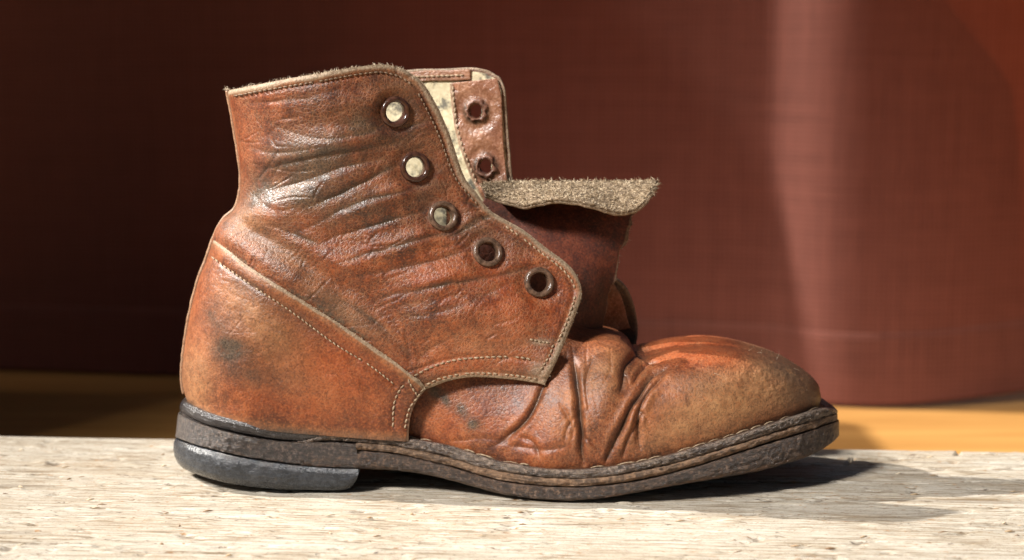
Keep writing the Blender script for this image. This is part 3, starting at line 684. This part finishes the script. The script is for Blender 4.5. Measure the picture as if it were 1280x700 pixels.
# lining behind it
st_ = 3; PL = (PQ-NQ2*.0027)[::st_, ::st_]; NL = NQ2[::st_, ::st_]
keep = (e_front[::st_, ::st_] > 5) & (e_top[::st_, ::st_] > 3) & holes[::st_, ::st_]
fml = keep[:-1, :-1] & keep[1:, :-1] & keep[:-1, 1:] & keep[1:, 1:]
mb = MB(); mb.add(PL, quads(PL.shape[0], PL.shape[1], flip=not qflip, mask=fml)); mb.build('lining', M['canvas'], boot)

# height of the outermost near surface, for what is sewn on it
def scatter_height(U, V, Y, base):
    H = base.copy(); a = np.clip(np.round(U).astype(int), 0, 1299); b = np.clip(np.round(V).astype(int), 0, 719)
    T = np.zeros_like(H); np.maximum.at(T, (b.ravel(), a.ravel()), Y.ravel())
    for _ in range(2):
        z = T <= 0; sh = np.maximum.reduce([np.roll(T, 1, 0), np.roll(T, -1, 0), np.roll(T, 1, 1), np.roll(T, -1, 1)]); T = np.where(z, sh, T)
    return np.maximum(H, T)
HV = scatter_height(VU, VV, -Pv[..., 1]*100, np.zeros_like(HM))
HQ = scatter_height(QU, QV, -PQ[..., 1]*100, HV)

# ---- counter (heel piece over quarter and vamp)
K_TOP = [(267, 300), (285, 313), (309, 332), (363, 367), (428, 408), (483, 446), (512, 468), (525, 477), (532, 487)]
K_RIGHT = [(511, 552), (511, 540), (513, 522), (519, 505), (532, 487)]
K_BOT = [(236, 506), (262, 522), (300, 532), (350, 540), (410, 545), (460, 549), (511, 552)]
K_BACK = [(236, 506), (231, 492), (227.5, 470), (230.5, 435), (237, 395), (246.5, 355), (258, 325), (267, 300)]
nu2, nv2 = 420, 300
G = coons(K_BOT, K_TOP, K_BACK, K_RIGHT, 900, nv2)
pc = np.linspace(0, 1, nu2); pc = pc*(1-.6*(1-pc)**2); fi = pc*899; i0 = np.clip(fi.astype(int), 0, 898); fr = (fi-i0)[None, :, None]
G = G[:, i0]*(1-fr)+G[:, i0+1]*fr; KU, KV = G[..., 0], G[..., 1]
HB = blur(blur(HQ, 3), 3)
yb0 = body(KU+3, KV)
yb0 = wv_(KV)*np.sqrt(np.clip(1-(1-np.clip((KU-(back_u(KV)-1.5))/np.interp(KV, [300, 400, 520], [120, 108, 92]), 0, 1))**2.05, 0, 1))+.14
inner_ok = sstep(15, 60, KU-back_u(KV))
KY = np.where(inner_ok > 0, smax(yb0, (sample(HB, KU, KV)+.14)*inner_ok, .06), yb0)
KY[:, 0] = 0
ke_top = polydist(KU, KV, spline(K_TOP, 70))[0]; ke_r = polydist(KU, KV, spline(K_RIGHT, 30))[0]; kedge = np.minimum(ke_top, ke_r)
kst1 = polydist(KU, KV, spline([(264, 321), (309, 353), (363, 389), (417, 429), (461, 456), (496, 483)], 50))[0]
ks2 = polydist(KU, KV, spline([(491, 532), (493, 506), (499, 489), (510, 474)], 20))[0]; ks3 = polydist(KU, KV, spline([(506, 534), (511, 513), (520, 499), (529, 486)], 20))[0]
kst = np.minimum(kst1, np.minimum(ks2, ks3))
Dk = .03*uvn(KU, KV, 50, 61, 2)+.012*uvn(KU, KV, 14, 62, 3)+.006*uvn(KU, KV, 4, 63, 2)
Dk += .10*blob(KU, KV, 330, 430, 70, 45, 20)-.05*blob(KU, KV, 290, 440, 22, 14)+.05*blob(KU, KV, 420, 490, 60, 30)
for pts, dep, wid in (([(300, 400), (340, 430), (360, 460)], .03, 5), ([(430, 440), (450, 470), (470, 500)], .03, 5), ([(280, 470), (340, 500), (420, 520)], .03, 6)): Dk += crease(KU, KV, pts, dep, wid)
r = np.random.default_rng(18)
for k in range(40):
    cx, cy = r.uniform(245, 490), r.uniform(340, 530); a = math.radians(r.normal(35, 40)); L = r.uniform(6, 20)
    Dk += crease(KU, KV, [(cx-math.cos(a)*L, cy-math.sin(a)*L), (cx+r.normal(0, 2), cy), (cx+math.cos(a)*L, cy+math.sin(a)*L)], r.uniform(.006, .016), r.uniform(1., 1.8), .3, 5)
bfk = sstep(0, 26, KU-back_u(KV)); Dk *= .2+.8*bfk
Dk += (-.06*np.exp(-(kedge/2.2)**2)-.05*np.exp(-(kst/3.2)**2)+.03*np.exp(-((kedge-9)/6)**2))*bfk
PK = W(KU, KV, -KY); NK = gnormals(PK); kf = NK[nv2//2, nu2//2, 1] > 0
if kf: NK = -NK
PK = PK+NK*(Dk*.01)[..., None]; PK[:, 0, 1] = 0
NK2 = gnormals(PK)*(-1 if kf else 1)
wr = np.zeros(KU.shape+(4,)); nz = uvn(KU, KV, 26, 87, 4)
tan = .6*blob(KU, KV, 335, 415, 55, 26, 38)+.7*blob(KU, KV, 245, 470, 22, 50)+.2*blob(KU, KV, 380, 480, 70, 22, 20)+.5*sstep(12, 3, ke_top)+.4*blob(KU, KV, 300, 375, 40, 20, 35)+.35*sstep(16, 4, polydist(KU, KV, K_BOT)[0])
dk = 1.1*blob(KU, KV, 290, 437, 24, 15, 5)+.7*blob(KU, KV, 275, 400, 34, 26, 0)+.35*blob(KU, KV, 300, 350, 50, 14, 35)+.6*blob(KU, KV, 310, 470, 60, 14, 10)+.7*sstep(9, 1, polydist(KU, KV, K_BOT)[0])
dk += .6*blob(KU, KV, 355, 385, 60, 9, 35)
wr[..., 0] = np.clip(tan, 0, 1); wr[..., 1] = np.clip(dk*(.85+.5*nz), 0, 1); wr[..., 2] = np.clip(.95*sstep(4.2, 2., ke_top+nz*1.2)+.5*sstep(3, 1.5, ke_r), 0, 1)
wr[..., 3] = np.clip(.9*blob(KU, KV, 420, 470, 70, 45, 30)+.5*blob(KU, KV, 340, 500, 60, 20, 10)+.5*blob(KU, KV, 250, 400, 20, 60, 10), 0, 1)
mb = MB(); shell(mb, PK, NK2, .0020, wr, flip=kf); mb.build('counter', M['leather_counter'], boot)
mb = MB(); shell(mb, mirror(PK)[::3, ::3], mirror(NK2)[::3, ::3], .0020, wr[::3, ::3], flip=not kf); mb.build('counter', M['leather_counter'], boot)
HK = scatter_height(KU, KV, -PK[..., 1]*100, HQ)

# ---- back seam
bs = np.array([(284, 113), (289, 140), (294, 170), (299, 200), (301, 222), (299, 245), (293, 261), (281, 272), (272, 285), (266, 300), (257, 325), (246, 355), (236.5, 395), (230, 435), (227, 470), (230, 492)])
bsp = spline(bs, 160); pts = W(bsp[:, 0], bsp[:, 1], 0)
pts[:, 0] += .00008*fbm(np.stack([bsp[:, 1]/6, bsp[:, 1]*0, bsp[:, 1]*0], -1), 4, 2)
mb = MB(); tube(mb, pts, .0009+.00012*fbm(np.stack([bsp[:, 1]/9, bsp[:, 1]*0, bsp[:, 1]*0], -1), 9, 3), 8, np.array([.5, .15, .55, 1])); mb.build('back_seam', M['leather_counter'], boot)

# ---- far quarter, its facing strip and lining
F_TOP = [(284, 113), (300, 116), (345, 112), (400, 106), (460, 96), (515, 87.5), (560, 86), (590, 84.5), (610, 88), (626, 97)]
F_RIGHT = [(760, 495), (782, 462), (796, 425), (796, 395), (785, 362), (768, 345), (735, 325), (690, 300), (655, 262), (642, 228), (638, 190), (634, 140), (632, 112), (626, 97)]
F_BOT = [(239, 395), (300, 398), (370, 425), (440, 468), (500, 494), (560, 495), (640, 500), (700, 502), (760, 495)]
nu3, nv3 = 330, 260
G = coons(F_BOT, F_TOP, Q_BACK, F_RIGHT, 900, nv3)
pc = np.linspace(0, 1, nu3); pc = pc*(1-.55*(1-pc)**2); fi = pc*899; i0 = np.clip(fi.astype(int), 0, 898); fr = (fi-i0)[None, :, None]
G = G[:, i0]*(1-fr)+G[:, i0+1]*fr; FU, FV = G[..., 0], G[..., 1]
FY = body(FU, FV, True)
FY += .35*blob(FU, FV, 790, 400, 60, 70)
FY[:, 0] = 0
PF = W(FU, FV, FY); NF = gnormals(PF); ff = NF[nv3//2, nu3//2, 1] < 0
if ff: NF = -NF                                   # outward = away from the camera
df = .05*uvn(FU, FV, 50, 91, 2)+.02*uvn(FU, FV, 14, 92, 3)
PF = PF+NF*(df*.01)[..., None]; PF[:, 0, 1] = 0
EYF = [(595, 139), (607, 208)]
hf = np.ones(FU.shape, bool)
for (ex, ey) in EYF: hf &= np.hypot((FU-ex)*1.15, FV-ey) > 9.5
fmf = hf[:-1, :-1] & hf[1:, :-1] & hf[:-1, 1:] & hf[1:, 1:]
fe = np.minimum(polydist(FU, FV, spline(F_RIGHT, 90))[0], polydist(FU, FV, spline(F_TOP, 60))[0])
wr = np.zeros(FU.shape+(4,)); wr[..., 2] = sstep(4, 2, fe)*.8; wr[..., 1] = .3+.9*sstep(260, 330, FV)  # lower part darkened: shade inside the boot put into the colour
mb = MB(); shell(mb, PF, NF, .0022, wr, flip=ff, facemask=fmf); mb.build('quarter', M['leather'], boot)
PFi = PF-NF*.0026; keep = (fe > 4) & hf & ((FV < 250) | (FU < 560)); kk = keep[:-1, :-1] & keep[1:, :-1] & keep[:-1, 1:] & keep[1:, 1:]
mb = MB(); mb.add(PFi, quads(nv3, nu3, flip=not ff, mask=kk)); mb.build('lining', M['canvas'], boot)
# facing strip sewn inside the front edge
FA = [(562, 104), (564, 129), (569, 163), (579, 197), (593, 231), (612, 262), (660, 320), (720, 360), (745, 420)]
FB_ = [(621, 98), (626.5, 118), (628, 145), (630, 185), (635, 228), (650, 262), (690, 304), (765, 352), (788, 410)]
a_, b_ = spline(FA, 200, False), spline(FB_, 200, False); t = np.linspace(0, 1, 60)[None, :, None]
G = a_[:, None]*(1-t)+b_[:, None]*t; U_, V_ = G[..., 0], G[..., 1]
puff = np.sin(np.pi*np.clip(t[..., 0]*1, 0, 1))**.5*np.ones_like(U_)
Yf = body(U_, V_, True)+.35*blob(U_, V_, 790, 400, 60, 70)-.42-.10*puff-.04*uvn(U_, V_, 16, 5, 3)
for ex, ey in EYF: Yf += .10*np.exp(-((np.hypot(U_-ex, V_-ey)-20)/7)**2)-.06*blob(U_, V_, ex, ey, 15, 15)
Pfc = W(U_, V_, Yf); Nfc = gnormals(Pfc); fc = Nfc[60, 30, 1] > 0
if fc: Nfc = -Nfc
h2 = np.ones(U_.shape, bool)
for ex, ey in EYF: h2 &= np.hypot((U_-ex)*1.15, V_-ey) > 9.
wr = np.zeros(U_.shape+(4,)); wr[..., 0] = .35*np.clip(.5+uvn(U_, V_, 20, 6, 3), 0, 1); wr[..., 1] = .25; wr[..., 2] = np.where(t[..., 0] < .06, .7, 0)*np.ones_like(U_)
for ex, ey in EYF: wr[..., 1] += .7*np.exp(-((np.hypot(U_-ex, V_-ey)-13)/4)**2)
wr = np.clip(wr, 0, 1)
mb = MB(); shell(mb, Pfc, Nfc, .0014, wr, flip=fc, facemask=h2[:-1, :-1] & h2[1:, :-1] & h2[:-1, 1:] & h2[1:, 1:]); mb.build('facing', M['leather_facing'], boot)
# narrow leather band under the far collar
a_ = spline([(300, 118), (400, 109), (515, 90), (560, 88), (588, 86.5)], 120); b_ = a_+np.array([0, 13]); t = np.linspace(0, 1, 10)[None, :, None]
G = a_[:, None]*(1-t)+b_[:, None]*t; Yc = body(G[..., 0], G[..., 1], True)-.36
Pc = W(G[..., 0], G[..., 1], Yc); Nc = gnormals(Pc); cf = Nc[60, 5, 1] > 0
if cf: Nc = -Nc
mb = MB(); shell(mb, Pc, Nc, .001, np.full(Pc.shape[:2]+(4,), .2), flip=cf); mb.build('collar_band', M['leather_facing'], boot)

# ---- insole so the inside is closed
mb = MB(); ins = ring(240, 1000, lambda u: np.interp(u, [240, 420, 640, 800, 1000], [505, 530, 570, 565, 510]), .7)
n_ = len(ins); V = np.vstack([ins, mirror(ins)]); i = np.arange(n_-1)
mb.add(V, np.stack([i, i+1, i+1+n_, i+n_], -1)); mb.build('insole', M['suede'], boot)

# ---- tongue: stands in the throat facing the viewer, its upper end flopped over like a shelf
NEAR_EDGE = [(606, 247), (628, 256), (652, 261.5), (676, 257), (700, 254), (722, 257), (745, 263), (770, 269.5), (792, 267), (806, 259), (815, 249)]
rows = [
    [(680, 440, -.9), (712, 436, -.5), (735, 430, 0), (752, 424, .6)],
    [(655, 395, -1.3), (705, 390, -.8), (740, 382, -.1), (761, 372, .7)],
    [(622, 345, -1.4), (690, 343, -.9), (738, 340, -.2), (768, 352, .7)],
    [(590, 310, -1.1), (672, 307, -.6), (735, 308, .1), (779, 308, .8)],
    [(588, 276, -.3), (672, 275, .2), (735, 278, .6), (789, 277, 1.0)],
    [(606, 248, .9), (675, 248, 1.1), (745, 248, 1.25), (806, 247, 1.4)],
    [(603, 236, 1.1), (675, 233, 1.35), (745, 233.5, 1.45), (818, 233, 1.55)],
    [(603, 238.5, .5), (675, 239, .6), (745, 240.5, .6), (819, 238, .8)],
]
ntu = 150
R0 = [spline(r_, ntu, False) for r_ in rows]
ne = spline(NEAR_EDGE, ntu); ne = np.c_[ne, np.interp(np.linspace(0, 1, ntu), [0, .25, .6, 1], [-.5, -1.1, -1.3, -.7])]
mid = .5*(R0[-1]+ne); mid[:, 1] -= 1.5
R0 += [mid, ne]
R0 = np.stack(R0)                                   # [rows, ntu, 3]
ntv = 170
T3 = np.stack([spline(R0[:, j], ntv, False) for j in range(ntu)], 1)
PT = W(T3[..., 0], T3[..., 1], T3[..., 2])
tt = np.linspace(0, 1, ntv)[:, None]*np.ones((1, ntu))
PT = PT+np.stack([np.zeros_like(tt), np.zeros_like(tt), .0006*uvn(T3[..., 0], T3[..., 2]*28, 22, 15, 3)], -1)*sstep(.6, .8, tt)[..., None]
# ragged right side
rag = .0012*fbm(np.stack([np.linspace(0, 26, ntv), np.zeros(ntv), np.zeros(ntv)], -1), 8, 3)
PT[:, -6:, 0] += rag[:, None]*np.linspace(0, 1, 6)[None]
NT_ = gnormals(PT)
if NT_[40, ntu//2, 1] > 0: NT_ = -NT_; tf = True      # grain side faces the viewer, lower down
else: tf = False
wr = np.zeros(PT.shape[:2]+(4,)); wr[:, -3:, 2] = .5; wr[-2:, :, 2] = .9; wr[..., 1] = .3*sstep(.3, .0, tt)
mb = MB(); shell(mb, PT, NT_, .0012, wr, flip=tf); tong = mb.build('tongue', M['leather_tongue'], boot)
PS = PT-NT_*.0013
wr2 = np.zeros_like(wr)
mb = MB(); shell(mb, PS, NT_, .0011, wr2, flip=tf); mb.build('suede_back', M['suede'], tong)
# napped fibres on the flesh side
sel = np.argwhere((tt > .62)); k = rng.integers(0, len(sel), 5200); ij = sel[k]
base = (PT-NT_*.0023)[ij[:, 0], ij[:, 1]]; nn = -NT_[ij[:, 0], ij[:, 1]]
jit = rng.normal(size=(len(base), 3))*np.array([.9, .55, .25]); mb = MB()
fibres(mb, base+rng.normal(size=base.shape)*.0003, nn*.22+jit, rng.uniform(.0009, .0023, len(base)), rng.uniform(.0001, .00023, len(base)), .6)
e1 = PS[:, -1][40:]; k = rng.integers(0, len(e1), 260); b2 = e1[k]; fibres(mb, b2, np.tile([1., -.2, .1], (len(b2), 1))+rng.normal(size=b2.shape)*.7, rng.uniform(.0008, .003, len(b2)), .00009, .6)
e2 = PS[-1]; k = rng.integers(0, len(e2), 350); b2 = e2[k]; fibres(mb, b2, np.tile([0, -.4, .5], (len(b2), 1))+rng.normal(size=b2.shape)*.8, rng.uniform(.0006, .0018, len(b2)), .00010, .6)
o = mb.build('suede_nap', M['nap'], tong); o['kind'] = 'stuff'

# ---- frayed threads on the cut edges of the near quarter
def edge_pts(curve, n, H, lift=0.):
    c = spline(curve, n); return c
top_row = PQ[-1]; k = rng.integers(0, nu, 420); mb = MB()
b2 = top_row[k]-NQ2[-1][k]*rng.uniform(0, .0024, (len(k), 1)); fibres(mb, b2, np.tile([.1, -.2, .75], (len(b2), 1))+rng.normal(size=b2.shape)*.8, rng.uniform(.0005, .0016, len(b2)), .00011, .7)
fr_ = PQ[:, -1]; k = rng.integers(0, nv, 240); b2 = fr_[k]-NQ2[:, -1][k]*rng.uniform(0, .0024, (len(k), 1)); fibres(mb, b2, np.tile([.6, -.1, .3], (len(b2), 1))+rng.normal(size=b2.shape)*.8, rng.uniform(.0004, .0011, len(b2)), .0001, .7)
kt = PK[-1, 20:]; k = rng.integers(0, len(kt), 160); b2 = kt[k]; fibres(mb, b2, np.tile([.2, -.3, .7], (len(b2), 1))+rng.normal(size=b2.shape)*.8, rng.uniform(.0003, .0008, len(b2)), .00009, .7)
o = mb.build('frayed_threads', M['fray'], boot); o['kind'] = 'stuff'
c0 = top_row[0]; mb = MB()
fibres(mb, np.repeat(c0[None], 14, 0)+rng.normal(size=(14, 3))*.0005, np.tile([-1., -.1, .45], (14, 1))+rng.normal(size=(14, 3))*.35, rng.uniform(.001, .0026, 14), .00016, .4)
k = np.array([(NTT-4, 175), (NTT-6, 178), (NTT-3, 190), (NTT-12, 172), (NTT-30, 150), (NTT-60, 120), (120, 240), (90, 90), (150, 300)]); hb = Pv[k[:, 0], k[:, 1]]
fibres(mb, hb, np.tile([.7, -.3, .5], (len(hb), 1))+rng.normal(size=hb.shape)*.5, rng.uniform(.0015, .005, len(hb)), .00007, .7)
o = mb.build('loose_threads', M['fray'], boot); o['kind'] = 'stuff'

# ---- stitching: each seam a row of real thread stitches
HKs = blur(HK, 1)
def seam(curve, step=7.2, L=6.2, rad=.00042, mat='thread', lift=.02, tilt=9., far=None, drop=.03):
    c = spline(curve, 900); s = np.r_[0, np.cumsum(np.hypot(*np.diff(c[:, :2], axis=0).T))]; mb = MB(); q = 3.
    while q < s[-1]-2:
        if random.random() > drop:
            m = L*random.uniform(.85, 1.1); uu = np.interp([q-m/2, q, q+m/2], s, c[:, 0]); vv = np.interp([q-m/2, q, q+m/2], s, c[:, 1])
            d = np.array([uu[2]-uu[0], vv[2]-vv[0]]); d /= np.hypot(*d)+1e-9; nrm = np.array([-d[1], d[0]])
            a = math.sin(math.radians(tilt+random.uniform(-6, 6)))*m/2
            uu = uu+np.array([-a, 0, a])*nrm[0]; vv = vv+np.array([-a, 0, a])*nrm[1]
            y = (sample(HKs, uu, vv) if far is None else -far(uu, vv))+lift+np.array([-.05, .012, -.05])
            P = W(uu, vv, -y); P = spline(P, 5, False)
            r = rad*np.array([.5, .95, 1.05, .95, .5])*random.uniform(.85, 1.1); tube(mb, P, r, 6)
        q += step*random.uniform(.94, 1.06)
    o = mb.build('stitching', M[mat], boot); o['kind'] = 'stuff'; return o
seam([(292, 120), (328, 113.5), (363, 107.5), (397, 102), (445, 93.5), (473, 90.5), (490, 93), (503, 98), (518, 110), (532, 134), (549, 170), (567, 218), (583, 240), (598, 257)], mat='thread_dark', step=6.4, L=5.6)
seam([(632, 283), (652, 297), (678, 317), (701, 335), (714, 350), (719, 366), (714, 386), (705, 410), (697, 428)], step=7, L=6.2)
seam([(518, 470), (537, 460), (565, 451), (599, 447), (640, 446), (668, 450)])
seam([(533, 481), (554, 472), (592, 466.5), (640, 469), (672, 474)])
seam([(662, 424), (676, 427), (690, 429)], step=5, L=5)
seam([(692, 430), (686, 446), (676, 462)], step=6, L=5)
seam([(264, 321), (309, 353), (363, 389), (417, 429), (461, 456), (496, 483)], mat='thread', step=6.2, L=5.4, rad=.00036)
seam([(491, 534), (492.5, 506), (499, 489), (513, 472)])
seam([(506, 536), (511, 513), (520, 499), (531, 484)])
seam([(510, 474), (516, 486), (523, 496)], step=6)
wz = lambda u, v: -(sample(HKs, u, v))
farF = lambda u, v: body(u, v, True)-.42-.06
seam([(566, 108), (568, 132), (573, 164), (583, 197), (597, 231)], mat='thread', step=7, far=farF)
seam([(520, 96), (550, 95), (580, 94)], mat='thread', step=6, far=lambda u, v: body(u, v, True)-.38)
# welt stitching seen as pale dashes between upper and welt at the toe
def welt_seam():
    mb = MB(); u = 440.
    while u < 1020:
        L = random.uniform(12, 24); uu = np.array([u-L/2, u, u+L/2])
        if random.random() > .48:
            y = (np.maximum(plan(uu)-.47, .2))*np.clip(1-np.clip((uu-(1036-255))/255, 0, 1)**2.55, 0, 1)**.5
            P = W(uu, vWT(uu)-2.4+np.array([1.2, -.2, 1.2]), -y); tube(mb, spline(P, 5, False), .00027*np.array([.4, 1, .8, 1, .3])*random.uniform(.6, 1.7), 6)
        u += random.uniform(15, 21)
    o = mb.build('welt_stitching', M['thread'], boot); o['kind'] = 'stuff'
welt_seam()

# ---- eyelets
def lathe(profile, k=40):
    pr = np.asarray(profile); ph = np.linspace(0, 2*math.pi, k, endpoint=False)
    return np.stack([pr[:, None, 0]*np.cos(ph), pr[:, None, 0]*np.sin(ph), np.repeat(pr[:, 1:2], k, 1)], -1)
def eyelet(center, normal, ro, ri, mat, seed=0, ragged=0.):
    n = Vector(normal).normalized(); q = n.to_track_quat('Z', 'Y')
    mid = (ro+ri)/2; hh = (ro-ri)/2
    prof = [(ro*1.02, -.0007)]+[(mid+hh*math.cos(a), .0013*math.sin(a)) for a in np.linspace(0, math.pi*.86, 12)]+[(ri, -.0002), (ri*.97, -.0016), (ri*.98, -.0034), (ri*1.2, -.0038)]
    V = lathe(prof); ph = np.arctan2(V[..., 1], V[..., 0])
    if ragged: V[..., :2] *= (1+ragged*fbm(np.stack([np.cos(ph)*3, np.sin(ph)*3, ph*0+seed], -1), seed, 3)[..., None]*sstep(ri, ro, np.hypot(V[..., 0], V[..., 1]))[..., None])
    V[..., 2] += .00014*fbm(V*700+seed*7, seed, 2)
    M3 = np.array(q.to_matrix()); V = V@M3.T+np.asarray(center)
    mb = MB(); mb.add(V, quads(V.shape[0], V.shape[1], closed=True)); return mb.build('eyelet', mat, boot, recalc=False)
for k, (ex, ey) in enumerate(EYE):
    d = np.hypot(QU-ex, QV-ey); ii = np.argwhere((d > 17) & (d < 26)); pts = PQ[ii[:, 0], ii[:, 1]]
    c = pts.mean(0); A = pts-c; nrm = np.linalg.svd(A, full_matrices=False)[2][2]; nrm = nrm if nrm[1] < 0 else -nrm
    sc_ = 1/2950*(1.0)
    cen = W(ex, ey, -(sample(blur(HQ, 8), np.array([ex*1.]), np.array([ey*1.])))) [0]
    t_ = ((c-cen)@nrm); cen = cen+nrm*(t_+.0004)
    o = eyelet(cen, nrm, 19.4*sc_, 12.2*sc_, M['eyelet'] if k < 2 else M['eyelet_worn'], k)
for k, (ex, ey) in enumerate(EYF):
    c = W(ex, ey, body(np.array([ex*1.]), np.array([ey*1.]), True)-.50)[0]
    i_ = np.unravel_index(np.argmin(np.hypot(U_-ex, V_-ey)), U_.shape); nrm = Nfc[i_[0], i_[1]]; nrm = nrm if nrm[1] < 0 else -nrm
    eyelet(c, nrm, 14.5/2800, 9/2800, M['eyelet_far'], k+9, .28)

# ---- bits of wood lying on the board
mb = MB()
for k in range(260):
    x, y = rng.uniform(-.36, .36), rng.uniform(-.2, .05); L = rng.uniform(.0008, .0045); a = rng.normal(0, .35)
    p = np.array([x, y, .0000+rng.uniform(-.0003, .0003)]); d = np.array([math.cos(a), math.sin(a), rng.uniform(-.05, .2)])*L
    if -.155 < x < .15 and -.055 < y < .055: continue
    tube(mb, np.stack([p-d/2, p+np.array([0, 0, .0002]), p+d/2]), np.array([.3, 1, .25])*rng.uniform(.0002, .00055), 5, np.array([rng.random(), 0, 0, 1]))
o = mb.build('wood_splinters', fibre_mat('splinter_wood', [(0., (.15, .08, .04)), (.5, (.42, .30, .18)), (1., (.62, .53, .4))])); o['kind'] = 'stuff'
